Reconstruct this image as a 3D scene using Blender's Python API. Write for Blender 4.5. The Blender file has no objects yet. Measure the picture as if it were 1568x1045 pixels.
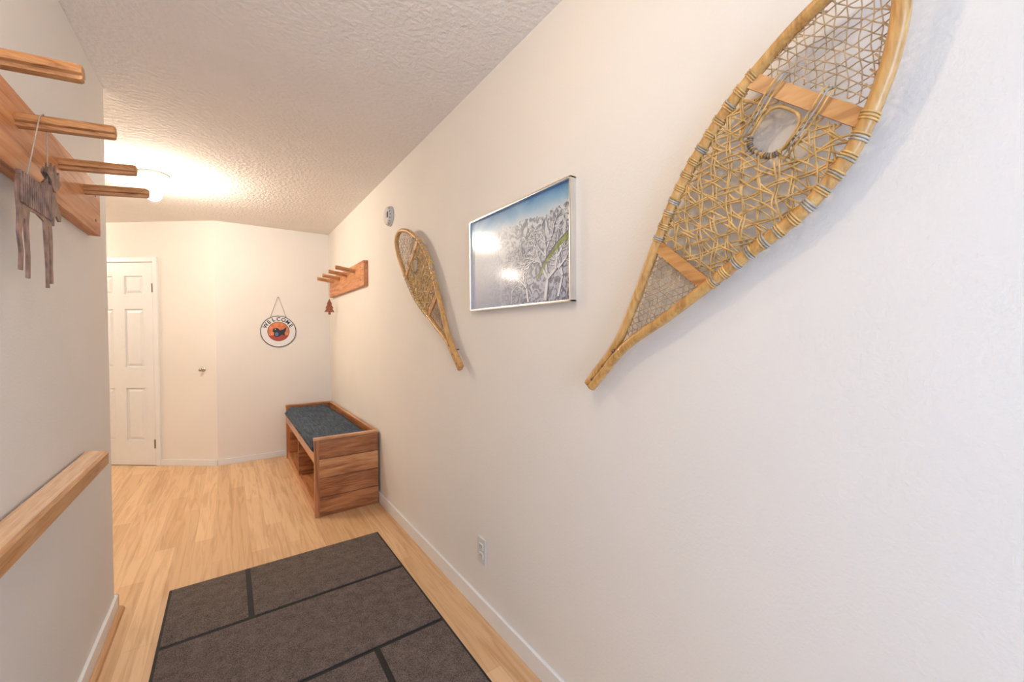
import bpy, bmesh, math, random
from mathutils import Vector, Matrix
R=random.Random(7)
scene=bpy.context.scene
COL=bpy.context.collection
XR=.949; XL=-.454; HC=2.44; YB=4.96

# ------------------------------------------------------------ materials
def new_mat(name):
    m=bpy.data.materials.new(name);m.use_nodes=True
    nt=m.node_tree;b=nt.nodes['Principled BSDF'];return m,nt,b
def N(nt,t,**k):
    n=nt.nodes.new(t)
    for a,v in k.items(): setattr(n,a,v)
    return n
def plain(name,col,rough=.5,metal=0,noise=.06,nscale=20,bump=0,bscale=200,spec=.5,bdist=.002):
    m,nt,b=new_mat(name);L=nt.links
    b.inputs['Roughness'].default_value=rough;b.inputs['Metallic'].default_value=metal;b.inputs['Specular IOR Level'].default_value=spec
    tc=N(nt,'ShaderNodeTexCoord')
    no=N(nt,'ShaderNodeTexNoise');no.inputs['Scale'].default_value=nscale;no.inputs['Detail'].default_value=2
    L.new(tc.outputs['Object'],no.inputs['Vector'])
    cr=N(nt,'ShaderNodeValToRGB');c=cr.color_ramp
    c.elements[0].position=.3;c.elements[1].position=.7
    c.elements[0].color=[max(0,x*(1-noise)) for x in col]+[1];c.elements[1].color=[min(1,x*(1+noise)) for x in col]+[1]
    L.new(no.outputs['Fac'],cr.inputs['Fac']);L.new(cr.outputs['Color'],b.inputs['Base Color'])
    if bump:
        n2=N(nt,'ShaderNodeTexNoise');n2.inputs['Scale'].default_value=bscale;n2.inputs['Detail'].default_value=2
        L.new(tc.outputs['Object'],n2.inputs['Vector'])
        bp=N(nt,'ShaderNodeBump');bp.inputs['Strength'].default_value=bump;bp.inputs['Distance'].default_value=bdist
        L.new(n2.outputs['Fac'],bp.inputs['Height']);L.new(bp.outputs['Normal'],b.inputs['Normal'])
    return m
def wood(name,stops,axis='Y',rough=.45,cross=22,along=1.6,dist=1.2,coat=0):
    m,nt,b=new_mat(name);L=nt.links
    tc=N(nt,'ShaderNodeTexCoord');mp=N(nt,'ShaderNodeMapping')
    s=[cross]*3;s['XYZ'.index(axis)]=along;mp.inputs['Scale'].default_value=s
    L.new(tc.outputs['Object'],mp.inputs['Vector'])
    n1=N(nt,'ShaderNodeTexNoise');n1.inputs['Scale'].default_value=1;n1.inputs['Detail'].default_value=4;n1.inputs['Distortion'].default_value=dist
    L.new(mp.outputs[0],n1.inputs['Vector'])
    n2=N(nt,'ShaderNodeTexNoise');n2.inputs['Scale'].default_value=6;n2.inputs['Detail'].default_value=1
    L.new(mp.outputs[0],n2.inputs['Vector'])
    mx=N(nt,'ShaderNodeMath',operation='MULTIPLY_ADD');mx.inputs[1].default_value=.3;L.new(n2.outputs['Fac'],mx.inputs[0])
    m2=N(nt,'ShaderNodeMath',operation='MULTIPLY');m2.inputs[1].default_value=.8;L.new(n1.outputs['Fac'],m2.inputs[0]);L.new(m2.outputs[0],mx.inputs[2])
    cr=N(nt,'ShaderNodeValToRGB');c=cr.color_ramp
    while len(c.elements)<len(stops): c.elements.new(.5)
    for i,st in enumerate(stops):
        c.elements[i].position=.36+.34*i/(len(stops)-1);c.elements[i].color=list(st)+[1]
    L.new(mx.outputs[0],cr.inputs['Fac']);L.new(cr.outputs['Color'],b.inputs['Base Color'])
    b.inputs['Roughness'].default_value=rough
    if coat: b.inputs['Coat Weight'].default_value=coat
    return m
def emis(name,col,s):
    m,nt,b=new_mat(name)
    b.inputs['Base Color'].default_value=(1,1,1,1);b.inputs['Emission Color'].default_value=list(col)+[1];b.inputs['Emission Strength'].default_value=s
    return m

M_wall=plain('wall_paint',(.86,.812,.75),.75,noise=.012,nscale=3,bump=.35,bscale=130,spec=.25)
M_ceil=plain('ceiling_paint',(.86,.81,.765),.9,noise=.015,nscale=6,bump=1.0,bscale=48,spec=.1,bdist=.007)
M_trim=plain('trim_white',(.86,.85,.83),.35,noise=.01)
M_door=plain('door_white',(.84,.835,.825),.4,noise=.01)
M_cedar=wood('cedar_board',[(.38,.125,.04),(.58,.23,.085),(.70,.33,.14)],'Y',.5,30,2)
M_peg=wood('peg_wood',[(.26,.09,.02),(.47,.20,.065),(.60,.30,.11)],'X',.4,70,5)
M_rail=wood('rail_fir',[(.38,.16,.055),(.57,.30,.13),(.68,.40,.19)],'Y',.45,38,2)
M_benchX=wood('bench_plank',[(.19,.060,.020),(.38,.14,.05),(.56,.24,.09)],'X',.33,20,2,coat=.3)
M_benchX2=wood('bench_plank_light',[(.34,.12,.04),(.58,.25,.095),(.76,.40,.18)],'X',.33,14,2,coat=.3)
M_benchY=wood('bench_rail',[(.32,.11,.035),(.50,.20,.075),(.63,.29,.12)],'Y',.35,20,2,coat=.2)
M_benchZ=wood('bench_post',[(.30,.105,.032),(.48,.185,.07),(.60,.27,.105)],'Z',.35,24,2,coat=.2)
M_ash=wood('bent_ash',[(.38,.175,.045),(.60,.32,.09),(.72,.43,.15)],'Z',.35,30,4,coat=.3)
M_ashbar=wood('ash_crossbar',[(.36,.15,.04),(.57,.27,.085),(.67,.36,.13)],'Y',.4,30,4)
M_raw=plain('rawhide',(.60,.37,.13),.45,noise=.35,nscale=40)
M_rawlt=plain('rawhide_pale',(.52,.36,.20),.5,noise=.3,nscale=40)
M_rawdk=plain('leather_binding',(.22,.18,.15),.6,noise=.4,nscale=60)
M_rawgrey=plain('wrap_cord',(.42,.38,.32),.6,noise=.35,nscale=60)
M_black=plain('black_rubber',(.010,.010,.010),.7,noise=.2)
M_metal=plain('brushed_aluminium',(.78,.77,.74),.28,metal=1,noise=.03)
M_hinge=plain('hinge_metal',(.22,.18,.13),.4,metal=1)
M_brass=plain('knob_nickel',(.50,.45,.36),.3,metal=1)
M_plastic=plain('device_plastic',(.74,.72,.67),.4,noise=.01)
M_slot=plain('slot_dark',(.03,.03,.03),.6)
M_porc=plain('porcelain',(.85,.83,.79),.25,noise=.01)
M_signwhite=plain('sign_white',(.82,.80,.76),.4,noise=.01)
M_signblack=plain('sign_black',(.012,.012,.014),.4,noise=.1)
M_signorange=plain('sign_orange',(.72,.22,.08),.5,noise=.25,nscale=25)
M_signred=plain('sign_red',(.45,.06,.035),.5,noise=.1)
M_signblue=plain('sign_blue',(.10,.20,.32),.5,noise=.2)
M_cord=plain('string',(.50,.42,.32),.8)
M_tin=plain('rusty_tin',(.23,.135,.10),.45,metal=.25,noise=.5,nscale=35)
M_orn=plain('ornament_red',(.30,.085,.04),.5,noise=.3,nscale=60)
M_quarter=wood('quarter_round',[(.40,.18,.07),(.56,.30,.13),(.62,.36,.17)],'Y',.4,60,3)
M_bulb=emis('bulb_glow',(1,.885,.74),500)
M_bulb2=emis('bulb_glow_alcove',(1,.89,.75),300)
M_bulb3=emis('bulb_glow_entry',(1,.78,.50),112)

def mat_carpet():
    m,nt,b=new_mat('carpet_tile');L=nt.links
    tc=N(nt,'ShaderNodeTexCoord');n=N(nt,'ShaderNodeTexNoise');n.inputs['Scale'].default_value=330;n.inputs['Detail'].default_value=1
    n2=N(nt,'ShaderNodeTexNoise');n2.inputs['Scale'].default_value=22;n2.inputs['Detail'].default_value=5
    L.new(tc.outputs['Object'],n.inputs['Vector']);L.new(tc.outputs['Object'],n2.inputs['Vector'])
    ad=N(nt,'ShaderNodeMath',operation='MULTIPLY_ADD');ad.inputs[1].default_value=.25;L.new(n2.outputs['Fac'],ad.inputs[0])
    mu=N(nt,'ShaderNodeMath',operation='MULTIPLY');mu.inputs[1].default_value=.75;L.new(n.outputs['Fac'],mu.inputs[0]);L.new(mu.outputs[0],ad.inputs[2])
    cr=N(nt,'ShaderNodeValToRGB');c=cr.color_ramp;c.elements[0].position=.33;c.elements[1].position=.67
    c.elements[0].color=(.050,.039,.034,1);c.elements[1].color=(.225,.178,.156,1)
    L.new(ad.outputs[0],cr.inputs['Fac']);L.new(cr.outputs['Color'],b.inputs['Base Color'])
    b.inputs['Roughness'].default_value=.95;b.inputs['Specular IOR Level'].default_value=.1
    return m
M_carpet=mat_carpet()
def mat_floor():
    m,nt,b=new_mat('laminate_floor');L=nt.links
    tc=N(nt,'ShaderNodeTexCoord');mp=N(nt,'ShaderNodeMapping');mp.inputs['Rotation'].default_value=(0,0,math.pi/2)
    L.new(tc.outputs['Object'],mp.inputs['Vector'])
    br=N(nt,'ShaderNodeTexBrick');br.offset=.37;br.offset_frequency=2
    br.inputs['Scale'].default_value=1;br.inputs['Brick Width'].default_value=.95;br.inputs['Row Height'].default_value=.095
    br.inputs['Mortar Size'].default_value=.0006;br.inputs['Mortar Smooth'].default_value=.3
    br.inputs['Color1'].default_value=(.84,.57,.32,1);br.inputs['Color2'].default_value=(.70,.44,.23,1);br.inputs['Mortar'].default_value=(.50,.29,.14,1)
    L.new(mp.outputs[0],br.inputs['Vector'])
    mp2=N(nt,'ShaderNodeMapping');mp2.inputs['Scale'].default_value=(20,1.2,1);L.new(tc.outputs['Object'],mp2.inputs['Vector'])
    n=N(nt,'ShaderNodeTexNoise');n.inputs['Scale'].default_value=1.2;n.inputs['Detail'].default_value=5;n.inputs['Distortion'].default_value=1.8
    L.new(mp2.outputs[0],n.inputs['Vector'])
    cr=N(nt,'ShaderNodeValToRGB');c=cr.color_ramp;c.elements[0].position=.33;c.elements[1].position=.55
    c.elements[0].color=(.82,.73,.64,1);c.elements[1].color=(1.0,1.0,1.0,1)
    L.new(n.outputs['Fac'],cr.inputs['Fac'])
    mx=N(nt,'ShaderNodeMix',data_type='RGBA',blend_type='MULTIPLY');mx.inputs['Factor'].default_value=1
    L.new(br.outputs['Color'],mx.inputs['A']);L.new(cr.outputs['Color'],mx.inputs['B'])
    L.new(mx.outputs['Result'],b.inputs['Base Color'])
    b.inputs['Roughness'].default_value=.35
    return m
M_floor=mat_floor()
def mat_denim():
    m,nt,b=new_mat('denim_cushion');L=nt.links
    tc=N(nt,'ShaderNodeTexCoord');mp=N(nt,'ShaderNodeMapping');mp.inputs['Scale'].default_value=(60,6,60)
    L.new(tc.outputs['Object'],mp.inputs['Vector'])
    n=N(nt,'ShaderNodeTexNoise');n.inputs['Scale'].default_value=1.5;n.inputs['Detail'].default_value=4;L.new(mp.outputs[0],n.inputs['Vector'])
    cr=N(nt,'ShaderNodeValToRGB');c=cr.color_ramp;c.elements[0].position=.35;c.elements[1].position=.7
    c.elements[0].color=(.014,.026,.045,1);c.elements[1].color=(.07,.10,.14,1)
    L.new(n.outputs['Fac'],cr.inputs['Fac']);L.new(cr.outputs['Color'],b.inputs['Base Color']);b.inputs['Roughness'].default_value=.85
    return m
M_denim=mat_denim()
def mat_print():
    m,nt,b=new_mat('frost_print');L=nt.links
    tc=N(nt,'ShaderNodeTexCoord');sp=N(nt,'ShaderNodeSeparateXYZ');L.new(tc.outputs['Object'],sp.inputs[0])
    zz=N(nt,'ShaderNodeMath',operation='MULTIPLY_ADD');zz.inputs[1].default_value=1/.41;zz.inputs[2].default_value=.39;L.new(sp.outputs['Z'],zz.inputs[0])
    n=N(nt,'ShaderNodeTexNoise');n.inputs['Scale'].default_value=7;n.inputs['Detail'].default_value=8;n.inputs['Distortion'].default_value=1
    L.new(tc.outputs['Object'],n.inputs['Vector'])
    ad=N(nt,'ShaderNodeMath',operation='MULTIPLY_ADD');ad.inputs[1].default_value=.22;L.new(n.outputs['Fac'],ad.inputs[0]);L.new(zz.outputs[0],ad.inputs[2])
    cr=N(nt,'ShaderNodeValToRGB');c=cr.color_ramp
    st=[(.0,(.42,.45,.58)),(.35,(.60,.63,.71)),(.62,(.68,.71,.74)),(.78,(.70,.77,.82)),(.88,(.26,.50,.72)),(1.0,(.07,.25,.55))]
    while len(c.elements)<len(st): c.elements.new(.5)
    for i,(p,q) in enumerate(st): c.elements[i].position=p;c.elements[i].color=list(q)+[1]
    L.new(ad.outputs[0],cr.inputs['Fac'])
    n2=N(nt,'ShaderNodeTexNoise');n2.inputs['Scale'].default_value=26;n2.inputs['Detail'].default_value=8;n2.inputs['Distortion'].default_value=2.5
    L.new(tc.outputs['Object'],n2.inputs['Vector'])
    c2=N(nt,'ShaderNodeValToRGB');c2.color_ramp.elements[0].position=.42;c2.color_ramp.elements[0].color=(.30,.30,.36,1);c2.color_ramp.elements[1].position=.55
    L.new(n2.outputs['Fac'],c2.inputs['Fac'])
    lt=N(nt,'ShaderNodeMath',operation='LESS_THAN');lt.inputs[1].default_value=.80;L.new(ad.outputs[0],lt.inputs[0])
    mr=N(nt,'ShaderNodeMapRange');mr.inputs['From Min'].default_value=.20;mr.inputs['From Max'].default_value=-.08;mr.inputs['To Min'].default_value=.08;mr.inputs['To Max'].default_value=1;L.new(sp.outputs['Y'],mr.inputs['Value'])
    mm=N(nt,'ShaderNodeMath',operation='MULTIPLY');L.new(lt.outputs[0],mm.inputs[0]);L.new(mr.outputs[0],mm.inputs[1])
    mx=N(nt,'ShaderNodeMix',data_type='RGBA',blend_type='MULTIPLY');L.new(mm.outputs[0],mx.inputs['Factor'])
    L.new(cr.outputs['Color'],mx.inputs['A']);L.new(c2.outputs['Color'],mx.inputs['B'])
    L.new(mx.outputs['Result'],b.inputs['Base Color']);b.inputs['Roughness'].default_value=.4
    return m
M_print=mat_print()
M_br1=plain('print_frost_branch',(.80,.81,.84),.5,noise=.1)
M_br2=plain('print_shadow_branch',(.16,.16,.23),.5,noise=.2)
M_br3=plain('print_moss_branch',(.30,.37,.10),.5,noise=.3,nscale=60)
def mat_glass():
    m,nt,b=new_mat('picture_glass');L=nt.links
    nt.nodes.remove(b);o=[n for n in nt.nodes if n.type=='OUTPUT_MATERIAL'][0]
    t=N(nt,'ShaderNodeBsdfTransparent');g=N(nt,'ShaderNodeBsdfGlossy');g.inputs['Roughness'].default_value=.13
    f=N(nt,'ShaderNodeLayerWeight');f.inputs['Blend'].default_value=.5
    ma=N(nt,'ShaderNodeMath',operation='POWER');ma.inputs[1].default_value=4;L.new(f.outputs['Facing'],ma.inputs[0])
    mb=N(nt,'ShaderNodeMath',operation='MULTIPLY_ADD');mb.inputs[1].default_value=.5;mb.inputs[2].default_value=.04;L.new(ma.outputs[0],mb.inputs[0])
    mx=N(nt,'ShaderNodeMixShader')
    L.new(mb.outputs[0],mx.inputs[0]);L.new(t.outputs[0],mx.inputs[1]);L.new(g.outputs[0],mx.inputs[2]);L.new(mx.outputs[0],o.inputs['Surface'])
    return m
M_glass=mat_glass()

# ------------------------------------------------------------ builder
class B:
    def __init__(s,name): s.name=name;s.bm=bmesh.new();s.mats=[]
    def mi(s,m):
        if m not in s.mats: s.mats.append(m)
        return s.mats.index(m)
    def _fin(s,verts,m,smooth=False,M=None):
        i=s.mi(m);fs=set()
        for v in verts:
            if M: v.co=M@v.co
            for f in v.link_faces: fs.add(f)
        for f in fs: f.material_index=i;f.smooth=smooth
    def box(s,x0,x1,y0,y1,z0,z1,m,bev=0,M=None):
        x0,x1=sorted((x0,x1));y0,y1=sorted((y0,y1));z0,z1=sorted((z0,z1))
        r=bmesh.ops.create_cube(s.bm,size=1);vs=r['verts']
        for v in vs: v.co=Vector(((x0+x1)/2+v.co.x*(x1-x0),(y0+y1)/2+v.co.y*(y1-y0),(z0+z1)/2+v.co.z*(z1-z0)))
        if bev:
            es=list({e for v in vs for e in v.link_edges})
            r2=bmesh.ops.bevel(s.bm,geom=es,offset=bev,segments=2,profile=.7,affect='EDGES')
            vs=list({v for f in r2['faces'] for v in f.verts})
        s._fin(vs,m,False,M)
    def tube(s,pts,r,m,seg=6,smooth=True,caps=True,closed=False,flat=None,up=None):
        pts=[Vector(p) for p in pts];n=len(pts);rings=[]
        ref=Vector(up) if up else None
        for k,p in enumerate(pts):
            if closed: t=(pts[(k+1)%n]-pts[k-1])
            else: t=pts[min(k+1,n-1)]-pts[max(k-1,0)]
            if t.length<1e-9: t=Vector((0,0,1))
            t.normalize()
            if ref is None:
                ref=Vector((1,0,0)) if abs(t.x)<.9 else Vector((0,1,0))
            a=(ref-t*ref.dot(t)).normalized();b=t.cross(a)
            if not up: ref=a
            rr=r[k] if isinstance(r,(list,tuple)) else r
            ra,rb=(rr,rr) if flat is None else (rr*flat[0],rr*flat[1])
            ring=[]
            for j in range(seg):
                w=2*math.pi*(j+.5)/seg
                ring.append(s.bm.verts.new(p+a*math.cos(w)*ra+b*math.sin(w)*rb))
            rings.append(ring)
        vs=[v for q in rings for v in q]
        rng=range(n if closed else n-1)
        for k in rng:
            A=rings[k];C=rings[(k+1)%n]
            for j in range(seg): s.bm.faces.new((A[j],A[(j+1)%seg],C[(j+1)%seg],C[j]))
        if caps and not closed:
            s.bm.faces.new(rings[0][::-1]);s.bm.faces.new(rings[-1])
        s._fin(vs,m,smooth)
        return rings
    def prism(s,poly,plane,a,b,m,M=None):
        def P(u,v,w): return {'YZ':Vector((w,u,v)),'XZ':Vector((u,w,v)),'XY':Vector((u,v,w))}[plane]
        A=[s.bm.verts.new(P(u,v,a)) for u,v in poly];C=[s.bm.verts.new(P(u,v,b)) for u,v in poly];n=len(poly)
        for j in range(n): s.bm.faces.new((A[j],A[(j+1)%n],C[(j+1)%n],C[j]))
        s.bm.faces.new(A[::-1]);s.bm.faces.new(C)
        s._fin(A+C,m,False,M)
    def cyl(s,p0,p1,r0,m,r1=None,seg=32,smooth=True):
        s.tube([p0,p1],[r0,r1 if r1 is not None else r0],m,seg,smooth)
    def sphere(s,c,r,m,sc=(1,1,1),u=24,v=16):
        q=bmesh.ops.create_uvsphere(s.bm,u_segments=u,v_segments=v,radius=r)
        for w in q['verts']: w.co=Vector((w.co.x*sc[0],w.co.y*sc[1],w.co.z*sc[2]))+Vector(c)
        s._fin(q['verts'],m,True)
    def text(s,body,size,m,M,ext=.0006):
        cu=bpy.data.curves.new('tmp','FONT');cu.body=body;cu.size=size;cu.extrude=ext;cu.align_x='CENTER';cu.offset=size*.03
        o=bpy.data.objects.new('tmp',cu);COL.objects.link(o);bpy.context.view_layer.update()
        me=bpy.data.meshes.new_from_object(o.evaluated_get(bpy.context.evaluated_depsgraph_get()))
        n0=len(s.bm.verts);s.bm.from_mesh(me);s.bm.verts.ensure_lookup_table();vs=s.bm.verts[n0:]
        s._fin(list(vs),m,False,M)
        bpy.data.objects.remove(o);bpy.data.curves.remove(cu);bpy.data.meshes.remove(me)
    def done(s,center=True,loc=None,rotz=0):
        bmesh.ops.recalc_face_normals(s.bm,faces=s.bm.faces)
        me=bpy.data.meshes.new(s.name)
        c=Vector((0,0,0))
        if loc is None and center and s.bm.verts:
            xs=[v.co for v in s.bm.verts];c=Vector([(min(p[i] for p in xs)+max(p[i] for p in xs))/2 for i in range(3)])
            for v in s.bm.verts: v.co-=c
        s.bm.to_mesh(me);s.bm.free()
        for m in s.mats: me.materials.append(m)
        o=bpy.data.objects.new(s.name,me);COL.objects.link(o)
        o.location=loc if loc is not None else c;o.rotation_euler[2]=rotz
        return o

# ------------------------------------------------------------ room shell
b=B('floor');b.box(-3.2,1.1,-1.5,7.4,-.1,0,M_floor);b.done(False)
b=B('ceiling');b.box(-3.2,1.1,-1.5,7.4,HC,HC+.1,M_ceil);b.done(False)
b=B('wall_right');b.box(XR,XR+.12,-1.4,YB+.12,0,HC,M_wall);b.done(False)
b=B('wall_left');b.box(XL-.13,XL,-1.3,2.607,0,HC,M_wall,bev=.006);b.done(False)
b=B('wall_back');b.box(-.10,XR,YB,YB+.12,0,HC,M_wall);b.done(False)
ROT=math.atan2(-.614,.789);P0=Vector((-.10,YB+.0,0))
b=B('wall_diagonal');b.box(-3.0,0,0,.12,0,HC,M_wall);b.done(loc=P0,rotz=ROT)
b=B('wall_alcove_left');b.box(-2.75,-2.63,2.4,7.3,0,HC,M_wall);b.done(False)
b=B('wall_alcove_near');b.box(-2.75,XL-.13,2.38,2.5,0,HC,M_wall);b.done(False)
b=B('wall_entry')
wx0,wx1,wz0,wz1=-.25,.80,.55,2.15
b.box(XL-.13,wx0,-1.4,-1.3,0,HC,M_wall);b.box(wx1,XR,-1.4,-1.3,0,HC,M_wall)
b.box(wx0,wx1,-1.4,-1.3,0,wz0,M_wall);b.box(wx0,wx1,-1.4,-1.3,wz1,HC,M_wall);b.done(False)
b=B('window_1')
for (a,c,d,e) in ((wx0,wx0+.05,wz0,wz1),(wx1-.05,wx1,wz0,wz1),(wx0,wx1,wz0,wz0+.05),(wx0,wx1,wz1-.05,wz1),((wx0+wx1)/2-.02,(wx0+wx1)/2+.02,wz0,wz1)):
    b.box(a,c,-1.38,-1.33,d,e,M_trim)
b.done()
def bb(name,x0,x1,y0,y1,z=.078):
    q=B(name);q.box(x0,x1,y0,y1,0,z,M_trim,bev=.004);q.done(False)
bb('baseboard_right',XR-.013,XR,-1.3,YB)
bb('baseboard_left',XL,XL+.013,-1.3,2.62)
bb('baseboard_left_end',XL-.13,XL+.013,2.607,2.62)
bb('baseboard_back',-.10,XR-.013,YB-.012,YB,.06)
q=B('trim_1');q.prism([(XL+.013,0),(XL+.034,0),(XL+.030,.012),(XL+.022,.018),(XL+.013,.020)],'XZ',-1.3,2.62,M_quarter);q.done()
q=B('baseboard_diagonal');q.box(-.585,0,-.012,0,0,.06,M_trim,bev=.003);q.box(-3.0,-1.42,-.012,0,0,.06,M_trim,bev=.003);q.done(loc=P0,rotz=ROT)

# ------------------------------------------------------------ six panel door
q=B('door_1')
x1=-.635;x0=x1-.71
q.box(x0,x1,-.004,0,.008,2.03,M_door)
cols=[(x0+.10,x0+.295),(x1-.295,x1-.10)];rows=[(.255,.78),(.99,1.57),(1.72,1.90)]
ya=-.016
q.box(x0,x0+.10,ya,-.004,.008,2.03,M_door);q.box(x1-.10,x1,ya,-.004,.008,2.03,M_door);q.box(x0+.295,x1-.295,ya,-.004,.008,2.03,M_door)
for c0,c1 in cols:
    zz=.008
    for r0,r1 in rows+[(2.03,2.03)]:
        q.box(c0,c1,ya,-.004,zz,r0,M_door);zz=r1
    for r0,r1 in rows:
        A=[(c0+.012,r0+.012),(c1-.012,r0+.012),(c1-.012,r1-.012),(c0+.012,r1-.012)]
        C=[(c0+.035,r0+.035),(c1-.035,r0+.035),(c1-.035,r1-.035),(c0+.035,r1-.035)]
        va=[q.bm.verts.new((x,-.005,z)) for x,z in A];vc=[q.bm.verts.new((x,-.014,z)) for x,z in C]
        for j in range(4): q.bm.faces.new((va[j],va[(j+1)%4],vc[(j+1)%4],vc[j]))
        q.bm.faces.new(vc);q._fin(va+vc,M_door)
for z in (.22,1.78): q.box(x1-.004,x1+.006,-.024,-.010,z-.045,z+.045,M_hinge,bev=.002)
q.cyl((x0+.06,-.013,.95),(x0+.06,-.05,.95),.012,M_brass);q.sphere((x0+.06,-.065,.95),.027,M_brass)
q.done(loc=P0,rotz=ROT)
q=B('trim_2')
q.box(x1+.005,x1+.05,-.02,0,0,2.085,M_trim,bev=.004);q.box(x0-.05,x0-.005,-.02,0,0,2.085,M_trim,bev=.004);q.box(x0-.005,x1+.005,-.02,0,2.04,2.085,M_trim,bev=.004)
q.done(loc=P0,rotz=ROT)
q=B('door_knob');kx=-.135
q.cyl((kx,0,.965),(kx,-.006,.965),.022,M_brass);q.cyl((kx,-.006,.965),(kx,-.03,.965),.008,M_brass);q.sphere((kx,-.040,.965),.018,M_brass,(1,.8,1))
q.done(loc=P0,rotz=ROT)

# ------------------------------------------------------------ floor mat
b=B('floor_mat')
b.box(-.262,.784,1.08,2.656,0,.005,M_black,bev=.002)
g=.0115
def pad(x0,x1,y0,y1): b.box(x0+g,x1-g,y0+g,y1-g,.004,.010,M_carpet,bev=.002)
X0,X1=-.262+.0,.784
pad(X0,.07,2.173,2.656);pad(.07,X1,2.173,2.656);pad(X0,X1,1.66,2.173);pad(X0,.48,1.09,1.66);pad(.48,X1,1.09,1.66)
b.done()

# ------------------------------------------------------------ bench
b=B('storage_bench')
bx0,bx1,by0,by1,zt=.485,.932,3.12,4.84,.567
def endpanel(y0,y1):
    n=4;h=(zt-.018)/n
    for i in range(n):
        b.box(bx0+.03,bx1,y0,y1,i*h+.0015,(i+1)*h-.0015,M_benchX2 if i in(2,) else M_benchX,bev=.004)
    b.box(bx0,bx0+.032,y0,y1,0,zt-.018,M_benchZ,bev=.003)
    b.box(bx0-.003,bx1,y0-.003,y1+.003,zt-.018,zt,M_benchX2,bev=.004)
endpanel(by0,by0+.028);endpanel(by1-.028,by1)
b.box(bx0+.02,bx1-.02,by0+.03,by1-.03,.40,.425,M_benchY)
b.box(bx0,bx0+.022,by0+.028,by1-.028,.385,.455,M_benchY,bev=.004)
b.box(bx1-.022,bx1,by0+.028,by1-.028,.02,.545,M_benchY)
b.box(bx1-.03,bx1,by0+.028,by1-.028,.545,zt,M_benchY,bev=.004)
b.box(bx0+.02,bx1-.02,by0+.03,by1-.03,.04,.06,M_benchY)
b.box(bx0+.01,bx0+.03,by0+.028,by1-.028,0,.07,M_benchY,bev=.003)
for yy in (3.98,): b.box(bx0+.005,bx1-.02,yy-.014,yy+.014,.06,.40,M_benchX)
cx0,cx1,cy0,cy1,cz0,cz1=bx0-.012,bx1-.034,by0+.034,by1-.034,.426,.545
nx,ny=16,60;top={};bot={}
for i in range(nx+1):
    for j in range(ny+1):
        u=i/nx;v=j/ny
        uu=.5-.5*math.cos(math.pi*u)
        x=cx0+(cx1-cx0)*uu;y=cy0+(cy1-cy0)*v
        e=min(uu,1-uu)*(cx1-cx0);f=min(v,1-v)*(cy1-cy0)
        k=(1-math.exp(-e/.016))*(1-math.exp(-f/.016))
        fold=.008*math.sin(x*46+2.2*math.sin(y*3.1))+.005*math.sin(y*17+3*math.sin(x*9))+.003*math.sin(y*41+x*30)
        hh=(cz1-cz0)*.5
        top[i,j]=b.bm.verts.new((x,y,cz0+hh+hh*k+fold*k))
        bot[i,j]=b.bm.verts.new((x,y,cz0+hh-hh*k)) if 0<i<nx and 0<j<ny else top[i,j]
for i in range(nx):
    for j in range(ny):
        b.bm.faces.new((top[i,j],top[i+1,j],top[i+1,j+1],top[i,j+1]))
        b.bm.faces.new((bot[i,j],bot[i,j+1],bot[i+1,j+1],bot[i+1,j]))
b._fin(list(top.values())+list(set(bot.values())),M_denim,True)
b.tube([(cx0,cy0,.484),(cx0,cy1,.484)],.004,M_denim,6)
b.done()

# ------------------------------------------------------------ peg racks
def rack(name,side,wallx,y0,y1,z0,z1,pegs,th=.035,plen=.17,zd=.055):
    q=B(name);s=side
    q.box(wallx,wallx+s*th,y0,y1,z0,z1,M_cedar,bev=.003)
    xb=wallx+s*th
    for py in pegs:
        prof=[]
        for k in range(13):
            w=math.pi*k/12;prof.append((.0185*math.cos(w),.0175*math.sin(w)))
        prof+=[(-.0185,-.006),(-.011,-.009),(-.011,-.0175),(.011,-.0175),(.011,-.009),(.0185,-.006)]
        zb=z1-zd
        A=[q.bm.verts.new((xb-s*.002,py+u,zb+v)) for u,v in prof]
        C=[q.bm.verts.new((xb+s*plen,py+.02+u*.95,zb+.024+v)) for u,v in prof]
        D=[q.bm.verts.new((xb+s*(plen+.004),py+.02+u*.8,zb+.024+v*.8)) for u,v in prof]
        n=len(prof)
        for P,Q in ((A,C),(C,D)):
            for j in range(n): q.bm.faces.new((P[j],P[(j+1)%n],Q[(j+1)%n],Q[j]))
        q.bm.faces.new(A[::-1]);q.bm.faces.new(D);q._fin(A+C+D,M_peg)
    for yy in (y0+.09,y1-.07):
        for zz in (z0+.05,z1-.05): q.cyl((xb-s*.001,yy,zz),(xb+s*.001,yy,zz),.006,M_slot,seg=12)
    return q.done()
rack('coat_rack',1,XL,.93,2.31,1.705,1.902,(1.215,1.52,1.83,2.095),zd=.068)
rack('coat_rack',-1,XR,3.40,4.75,1.71,1.915,(3.69,3.97,4.265,4.54),plen=.15)

# ------------------------------------------------------------ handrail
b=B('handrail')
b.prism([(XL+.008,.80),(XL+.055,.793),(XL+.066,.803),(XL+.066,.845),(XL+.058,.853),(XL+.008,.862)],'XZ',-.9,2.185,M_rail)
for yy in (-.4,.6,1.7):
    b.cyl((XL,yy,.825),(XL+.012,yy,.825),.022,M_rail,seg=16)
b.done()

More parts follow.
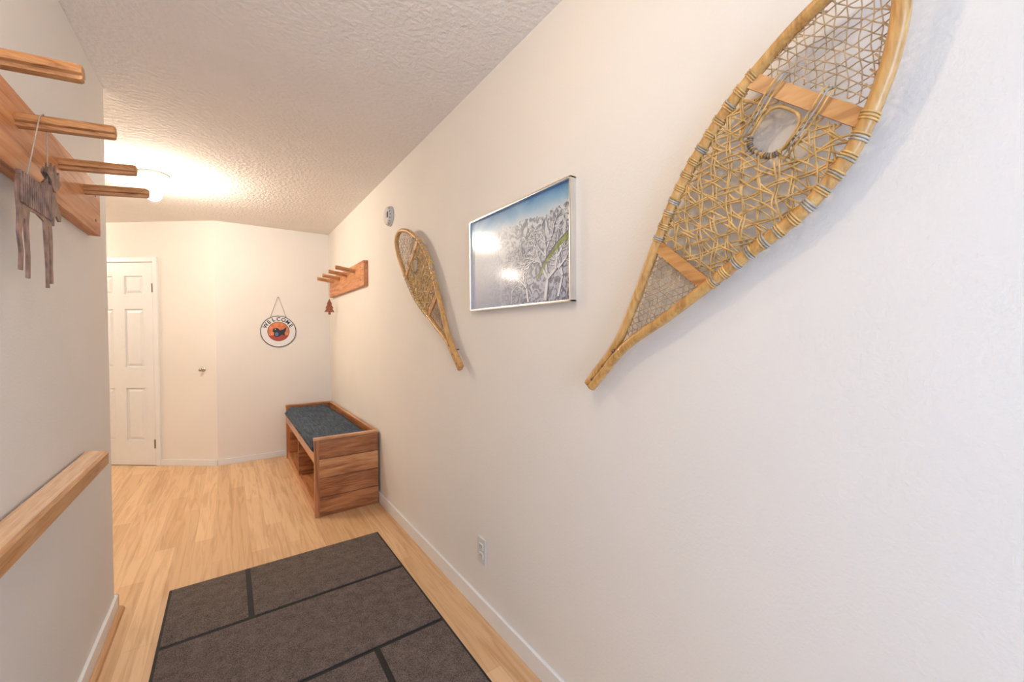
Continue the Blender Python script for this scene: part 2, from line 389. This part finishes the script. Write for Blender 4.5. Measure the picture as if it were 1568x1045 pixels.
# ------------------------------------------------------------ hanging tin moose
b=B('moose_ornament')
mx=-.375;cy=1.47;zb=1.575
moose=[(-.125,.055),(-.118,.080),(-.095,.096),(-.055,.098),(-.01,.098),(.03,.108),(.055,.125),(.078,.118),(.098,.112),(.120,.100),(.140,.078),(.162,.055),(.160,.040),(.145,.036),(.122,.048),(.112,.040),(.106,.016),(.100,.040),(.090,.040),
 (.088,.010),(.092,-.040),(.088,-.090),(.090,-.138),(.076,-.140),(.077,-.090),(.074,-.045),(.066,.006),(.058,.006),(.056,-.045),(.060,-.095),(.062,-.152),(.047,-.153),(.047,-.095),(.040,-.040),(.034,.012),
 (-.01,.020),(-.055,.016),(-.064,-.020),(-.060,-.060),(-.058,-.090),(-.062,-.142),(-.077,-.142),(-.074,-.090),(-.080,-.050),(-.084,-.008),(-.092,-.010),(-.104,-.048),(-.096,-.085),(-.102,-.128),(-.117,-.128),(-.112,-.085),(-.122,-.045),(-.118,.0),(-.124,.03)]
b.prism([(cy+u,zb+v) for u,v in moose],'YZ',mx-.002,mx+.002,M_tin)
y=-.108
while y<.085:
    zt_=.096+max(0,y)*.28
    b.box(mx-.0045,mx+.0050,cy+y,cy+y+.0055,zb+.024,zb+zt_,M_tin,bev=.001);y+=.0125
ant=[(.098,.108),(.080,.130),(.050,.140),(.062,.158),(.082,.150),(.086,.176),(.100,.154),(.116,.180),(.122,.154),(.142,.168),(.142,.146),(.162,.146),(.140,.124),(.118,.108)]
b.prism([(cy+u,zb+v) for u,v in ant],'YZ',mx-.007,mx-.003,M_tin);b.prism([(cy+u-.01,zb+v-.002) for u,v in ant],'YZ',mx+.003,mx+.007,M_tin)
pz=1.836
b.tube([(mx,cy-.06,zb+.095),(mx-.002,cy+.035,pz+.012),(mx,cy+.052,pz+.026),(mx,cy+.075,pz+.012),(mx,cy+.07,zb+.118)],.0014,M_cord,5)
b.done()
b=B('tree_ornament')
ox,oy,oz=.872,4.56,1.625;S=1.1
tree=[(-.012,-.10),(-.012,-.075),(-.055,-.075),(-.03,-.04),(-.045,-.04),(-.02,0),(-.03,0),(0,.05),(.03,0),(.02,0),(.045,-.04),(.03,-.04),(.055,-.075),(.012,-.075),(.012,-.10)]
b.prism([(ox+u*S*.8,oz+v*S) for u,v in tree],'XZ',oy-.006,oy+.006,M_orn)
b.tube([(ox,oy,oz+.05),(ox-.002,oy-.024,1.87),(ox,oy+.0,1.891),(ox+.002,oy+.026,1.87),(ox,oy,oz+.05)],.0014,M_cord,5)
b.done()

# ------------------------------------------------------------ smoke detector, outlet
b=B('smoke_detector')
c=(2.825,2.135)
b.cyl((XR,c[0],c[1]),(XR-.012,c[0],c[1]),.070,M_plastic,seg=40)
b.cyl((XR-.012,c[0],c[1]),(XR-.034,c[0],c[1]),.066,M_plastic,.054,seg=40)
for k in range(16):
    w=2*math.pi*k/16;b.box(XR-.026,XR-.020,c[0]+.057*math.cos(w)-.004,c[0]+.057*math.cos(w)+.004,c[1]+.057*math.sin(w)-.004,c[1]+.057*math.sin(w)+.004,M_slot)
b.cyl((XR-.033,c[0],c[1]),(XR-.037,c[0],c[1]),.018,M_plastic,seg=24)
b.box(XR-.037,XR-.033,c[0]-.045,c[0]-.030,c[1]-.02,c[1]+.02,M_slot)
b.done()
b=B('wall_outlet')
c=(1.594,.295)
b.box(XR-.006,XR,c[0]-.036,c[0]+.036,c[1]-.059,c[1]+.059,M_plastic,bev=.002)
for dz in (-.021,.021):
    b.box(XR-.009,XR-.005,c[0]-.017,c[0]+.017,c[1]+dz-.014,c[1]+dz+.014,M_plastic,bev=.002)
    for dy in (-.007,.007): b.box(XR-.0095,XR-.0088,c[0]+dy-.0012,c[0]+dy+.0012,c[1]+dz-.003,c[1]+dz+.006,M_slot)
b.done()

# ------------------------------------------------------------ ceiling lamps
def lamp(x,y,mb):
    q=B('ceiling_lamp')
    prof=[(.088,0),(.088,.014),(.080,.026),(.060,.036),(.052,.062),(.044,.078)]
    rings=[]
    for r,d in prof:
        rings.append([q.bm.verts.new((x+r*math.cos(2*math.pi*k/40),y+r*math.sin(2*math.pi*k/40),HC-d)) for k in range(40)])
    for A,C in zip(rings,rings[1:]):
        for k in range(40): q.bm.faces.new((A[k],A[(k+1)%40],C[(k+1)%40],C[k]))
    q.bm.faces.new(rings[0]);q.bm.faces.new(rings[-1]);q._fin([v for r in rings for v in r],M_porc,True)
    q.sphere((x,y,HC-.142),.048,mb,u=16,v=10);q.cyl((x,y,HC-.076),(x,y,HC-.106),.022,M_porc,.028)
    return q.done()
lamp(-.415,3.77,M_bulb);lamp(-2.05,5.55,M_bulb2);lamp(.05,.68,M_bulb3)

# ------------------------------------------------------------ picture
b=B('framed_picture')
y0,y1,z0,z1=.972,1.650,1.405,1.820;fw=.008;d=.026
b.box(XR-d,XR,y0,y1,z0,z0+fw,M_metal,bev=.002);b.box(XR-d,XR,y0,y1,z1-fw,z1,M_metal,bev=.002)
b.box(XR-d,XR,y0,y0+fw,z0,z1,M_metal,bev=.002);b.box(XR-d,XR,y1-fw,y1,z0,z1,M_metal,bev=.002)
b.box(XR-.012,XR-.001,y0+fw,y1-fw,z0+fw,z1-fw,M_print)
px=[XR-.0125]
def ribbon(p,q,w0,w1,m):
    p=Vector(p);q=Vector(q);t=(q-p)
    if t.length<1e-5: return
    n=Vector((-t.y,t.x)).normalized();px[0]-=.0000009
    pts=[p+n*w0,p-n*w0,q-n*w1,q+n*w1]
    pts=[(min(max(a.x,y0+fw),y1-fw),min(max(a.y,z0+fw),z1-fw)) for a in pts]
    vs=[b.bm.verts.new((px[0],u,v)) for u,v in pts]
    try: b.bm.faces.new(vs)
    except: return
    b._fin(vs,m)
def grow(p,ang,ln,w,dep,m):
    if dep==0 or p[1]>1.72: return
    w=max(w,.0009)
    q=(p[0]+math.cos(ang)*ln,p[1]+math.sin(ang)*ln)
    ribbon((p[0]-.0018,p[1]-.0014),(q[0]-.0018,q[1]-.0014),w*1.15,w*.9,M_br2);ribbon(p,q,w*.85,w*.6,m)
    for k in range(2 if dep<4 else 3):
        grow((p[0]+(q[0]-p[0])*R.uniform(.6,1),p[1]+(q[1]-p[1])*R.uniform(.6,1)),ang+R.uniform(-.95,.95),ln*R.uniform(.62,.86),w*.66,dep-1,m)
for (a,c,an,ln,w,dp) in ((1.33,1.42,1.6,.055,.0035,5),(1.28,1.50,1.3,.06,.004,5),(1.05,1.43,1.9,.08,.006,5),(1.22,1.42,1.4,.08,.0065,6),(1.12,1.42,1.75,.10,.010,6)):
    grow((a,c),an,ln,w,dp,M_br1)
pp=[(1.16,1.50),(1.11,1.56),(1.05,1.605),(.99,1.635)]
for k in range(3): ribbon(pp[k],pp[k+1],.004+.002*k,.006+.002*k,M_br3)
for k in range(3): ribbon((pp[k][0],pp[k][1]+.012),(pp[k+1][0],pp[k+1][1]+.014),.002,.003,M_br2)
po=b.done()
b=B('glass_pane')
vs=[b.bm.verts.new((XR-.0195,u,v)) for u,v in ((y0+fw*.5,z0+fw*.5),(y0+fw*.5,z1-fw*.5),(y1-fw*.5,z1-fw*.5),(y1-fw*.5,z0+fw*.5))]
b.bm.faces.new(vs);b._fin(vs,M_glass);go=b.done()
go.parent=po;go.location=go.location-po.location

# ------------------------------------------------------------ welcome sign
b=B('welcome_sign')
sx,sz=.440,1.342
def disc(r,ya,yb,m,cx=sx,cz=sz,seg=56): b.cyl((cx,ya,cz),(cx,yb,cz),r,m,seg=seg,smooth=False)
disc(.167,YB-.002,YB-.009,M_signblack);disc(.160,YB-.008,YB-.0100,M_signwhite)
disc(.103,YB-.0095,YB-.0110,M_signblack);disc(.098,YB-.0105,YB-.0118,M_signorange)
lake=[]
for k in range(15):
    w=math.radians(205)+math.radians(130)*k/14;lake.append((sx+.097*math.cos(w),sz+.097*math.sin(w)))
b.prism(lake,'XZ',YB-.0115,YB-.0122,M_signred)
word='WELCOME'
for i,ch in enumerate(word):
    w=math.radians(152-124*i/(len(word)-1));r=.115
    M=Matrix.Translation((sx+r*math.cos(w),YB-.0102,sz+r*math.sin(w)))@Matrix.Rotation(-(w-math.pi/2),4,'Y')@Matrix.Rotation(math.pi/2,4,'X')
    b.text(ch,.052,M_signblack,M)
bird=[(-.085,.005),(-.06,.012),(-.045,.032),(-.02,.04),(.0,.03),(.01,.012),(.04,.02),(.075,.05),(.07,.015),(.055,-.015),(.06,-.045),(.03,-.035),(.0,-.055),(-.03,-.06),(-.045,-.04),(-.04,-.01),(-.055,-.004)]
b.prism([(sx+u,sz+v) for u,v in bird],'XZ',YB-.0118,YB-.0135,M_signblack)
b.prism([(sx+u,sz+v) for u,v in [(-.03,-.05),(-.035,-.02),(-.015,-.005),(.0,-.02),(-.005,-.045)]],'XZ',YB-.0134,YB-.0142,M_signblue)
disc(.005,YB-.0135,YB-.0145,M_signwhite,sx-.03,sz+.024,12)
b.prism([(sx+u,sz+v) for u,v in [(-.085,.005),(-.06,.012),(-.052,.022),(-.055,-.002)]],'XZ',YB-.0134,YB-.0142,M_signorange)
nz=1.708
b.tube([(sx-.075,YB-.006,sz+.145),(sx-.006,YB-.008,nz),(sx,YB-.010,nz+.003),(sx+.006,YB-.008,nz),(sx+.075,YB-.006,sz+.145)],.002,M_cord,5)
b.cyl((sx,YB,nz),(sx,YB-.016,nz),.004,M_hinge,seg=10)
b.done()

# ------------------------------------------------------------ snowshoes
def interp(tab,u):
    for (a,va),(c,vc) in zip(tab,tab[1:]):
        if a<=u<=c:
            t=(u-a)/(c-a) if c>a else 0;return va+(vc-va)*t
    return tab[0][1] if u<tab[0][0] else tab[-1][1]
def catmull(pts,n=6):
    out=[]
    P=[pts[0]]+list(pts)+[pts[-1]]
    for k in range(1,len(P)-2):
        p0,p1,p2,p3=[Vector(x) for x in P[k-1:k+3]]
        for j in range(n):
            t=j/n;out.append(.5*((2*p1)+(-p0+p2)*t+(2*p0-5*p1+4*p2-p3)*t*t+(-p0+3*p1-3*p2+p3)*t**3))
    out.append(Vector(pts[-1]));return out
def snowshoe(tail,d,vsign,half,cen,bars,hole,seed,xoff=.036):
    rr=random.Random(seed)
    q=B('snowshoe')
    d=Vector(d).normalized();v=Vector((d.y,-d.x))*vsign
    Lm=half[-1][0]
    def lift(u): return .040*max(0,(u-.7)/(Lm-.7))**2
    def W(u,s,dx=0):
        y=tail[0]+d.x*u+v.x*s;z=tail[1]+d.y*u+v.y*s
        return Vector((XR-xoff-lift(u)-dx,y,z))
    sm=catmull([(a,c,0) for a,c in half],8)
    hs=[(p.x,max(0,p.y)) for p in sm]
    def hw(u): return interp(hs,u)
    def cn(u): return interp(cen,u)
    side=hs
    path=[W(u,cn(u)+h) for u,h in side]+[W(u,cn(u)-h) for u,h in side[::-1]]
    cl=[path[0]]
    for p in path[1:]:
        if (p-cl[-1]).length>.004: cl.append(p)
    q.tube(cl,.0145,M_ash,8,smooth=True,flat=(.95,.9),up=(1,0,0))
    for u in (.03,.09,.15): q.cyl(W(u,cn(u),.009),W(u,cn(u),.014),.004,M_hinge,seg=10)
    for u in (.12,bars[0]):
        p=W(u,cn(u));q.cyl((XR-.0003,p.y,p.z),(p.x,p.y,p.z),.0025,M_hinge,seg=8)
    for u in bars:
        h=hw(u);N_=8
        q.tube([W(u,cn(u)-h+ 2*h*k/N_) for k in range(N_+1)],.0165,M_ashbar,4,smooth=False,flat=(.45,1.25),up=(1,0,0))
    def ok(u,s,lo,hi):
        if u<lo or u>hi: return False
        if abs(s-cn(u))>hw(u)-.006: return False
        if hole and abs((u-hole[0])/hole[2])**3+abs((s-hole[1])/hole[3])**3<1: return False
        return True
    def weave(lo,hi,sp,r,m,angs,jit,dbl=0,step=.008):
        for ai,an in enumerate(angs):
            du,ds=math.cos(an),math.sin(an);nu,ns=-ds,du
            K=int(.3/sp)+2
            for k in range(-K,K+1):
                for off in ((0,) if not dbl else (-dbl,dbl)):
                    c0=k*sp+off+rr.uniform(-jit,jit)
                    ou=(lo+hi)/2+nu*c0;os_=ns*c0
                    run=[];t=-.4;ph=rr.uniform(0,6)
                    while t<.4:
                        u=ou+du*t;s=os_+ds*t
                        s2=s+jit*.7*math.sin(t*60+ph);u2=u+jit*.7*math.cos(t*51+ph)
                        if ok(u2,s2,lo,hi): run.append(W(u2,s2,.0022*math.sin(t/sp*3.0+ai*2.1+k*2)))
                        else:
                            if len(run)>2: q.tube(run,r,m,4)
                            run=[]
                        t+=step
                    if len(run)>2: q.tube(run,r,m,4)
    b0,b1=bars[1],bars[0]
    weave(b0+.012,b1-.015,.0315,.0024,M_raw,(0.72,-.72,math.pi/2),.0045,.0036)
    weave(b1+.014,Lm-.012,.0160,.0012,M_rawlt,(.7,-.7,math.pi/2),.003)
    weave(.21,b0-.012,.0135,.0012,M_rawlt,(.55,-.55,math.pi/2),.002)
    if hole:
        def sq(a,e=2/3.):
            c_,s_=math.cos(a),math.sin(a);return math.copysign(abs(c_)**e,c_),math.copysign(abs(s_)**e,s_)
        ring=[]
        for w in range(40):
            c_,s_=sq(w*math.pi/20);ring.append(W(hole[0]+hole[2]*c_,hole[1]+hole[3]*s_,.001))
        q.tube(ring,.0036,M_raw,6,closed=True)
        for w in range(13,28):
            c_,s_=sq(w*math.pi/20);C=Vector((hole[0]+hole[2]*c_,hole[1]+hole[3]*s_))
            n_=Vector((math.cos(w*math.pi/20),math.sin(w*math.pi/20)))
            q.tube([W(C.x+n_.x*.0052*math.cos(t),C.y+n_.y*.0052*math.cos(t),.001+.0052*math.sin(t)) for t in [math.pi*2*k/10 for k in range(10)]],.0018,M_rawdk if w%3 else M_raw,5,closed=True)
        for sgn in (-1,1):
            for j in range(3):
                s0=hole[1]+sgn*(hole[3]+.004+j*.008)
                q.tube([W(hole[0]-.02-.010*j,s0-sgn*.002,.004),W(hole[0]+.015,s0,.006),W(b1-.005,s0,.011),W(b1+.020,s0-sgn*.003,.010),W(b1+.030,s0-sgn*.003,.0)],.0018,M_rawgrey if j==1 else M_raw,5)
    for sg in (-1,1):
        u=b0+.01
        while u<b1+.02:
            for k in range(3):
                uu=u+k*.0048;cc=W(uu,cn(uu)+sg*hw(uu));t2=(W(uu+.005,cn(uu+.005)+sg*hw(uu+.005))-cc).normalized()
                X=Vector((1,0,0));Y_=t2.cross(X).normalized()
                q.tube([cc+X*.0140*math.cos(a)+Y_*.0137*math.sin(a)+t2*.001*math.sin(a) for a in [2*math.pi*j/12 for j in range(12)]],.0022,M_rawgrey if rr.random()<.3 else M_raw,5,closed=True)
            u+=.031
        u=b1+.04
        while u<Lm-.05:
            cc=W(u,cn(u)+sg*(hw(u)-.004));cc2=W(u+.006,cn(u)+sg*(hw(u)-.03))
            q.tube([cc,cc2],.0016,M_rawlt,5);u+=.02
    return q.done()
half=[(0,.008),(.06,.009),(.14,.010),(.21,.020),(.32,.053),(.43,.085),(.55,.117),(.65,.139),(.73,.143),(.80,.136),(.88,.112),(.94,.086),(.99,.055),(1.025,.028),(1.045,0)]
cen=[(0,0),(.2,-.007),(.32,-.012),(.55,-.012),(.69,-.022),(.8,-.022),(.99,-.017),(1.05,-.015)]
snowshoe((.878,1.138),(-.66,.751),1,half,cen,(.83,.45),(.765,-.010,.043,.040),3)
half2=[(0,.008),(.06,.009),(.14,.010),(.21,.018),(.32,.050),(.43,.080),(.55,.113),(.66,.137),(.76,.145),(.86,.138),(.94,.120),(1.00,.098),(1.05,.065),(1.075,.035),(1.085,0)]
snowshoe((1.725,1.137),(.695,.719),1,half2,[(0,0),(.3,.0),(1.1,.0)],(.86,.45),(.798,0,.043,.040),5)

# ------------------------------------------------------------ light
w=bpy.data.worlds.new('sky');scene.world=w;w.use_nodes=True
bg=w.node_tree.nodes['Background'];bg.inputs[0].default_value=(.55,.72,1,1);bg.inputs[1].default_value=2.0
def area(name,loc,rot,sx_,sy_,p,col):
    l=bpy.data.lights.new(name,'AREA');l.shape='RECTANGLE';l.size=sx_;l.size_y=sy_;l.energy=p;l.color=col
    o=bpy.data.objects.new(name,l);o.location=loc;o.rotation_euler=rot;COL.objects.link(o);return o
area('daylight',((wx0+wx1)/2,-1.45,(wz0+wz1)/2),(math.radians(90),0,0),wx1-wx0-.1,wz1-wz0-.1,33,(.46,.66,1))

scene.view_settings.view_transform='Standard'
scene.view_settings.look='None'

# ------------------------------------------------------------ camera
f,yaw,pit,rol,h=615.9169,0.6142,-0.0165,0.0055,1.2974
fwv=Vector((math.sin(yaw)*math.cos(pit),math.cos(yaw)*math.cos(pit),math.sin(pit)))
r=Vector((math.cos(yaw),-math.sin(yaw),0));u=r.cross(fwv)
r2=r*math.cos(rol)-u*math.sin(rol);u2=r*math.sin(rol)+u*math.cos(rol)
c=bpy.data.cameras.new('camera');c.sensor_width=36;c.lens=36*f/1568;c.clip_start=.02
o=bpy.data.objects.new('camera',c);COL.objects.link(o)
M=Matrix.Identity(4)
for i in range(3): M[i][0]=r2[i];M[i][1]=u2[i];M[i][2]=-fwv[i]
M[0][3]=0;M[1][3]=0;M[2][3]=h
o.matrix_world=M
scene.camera=o
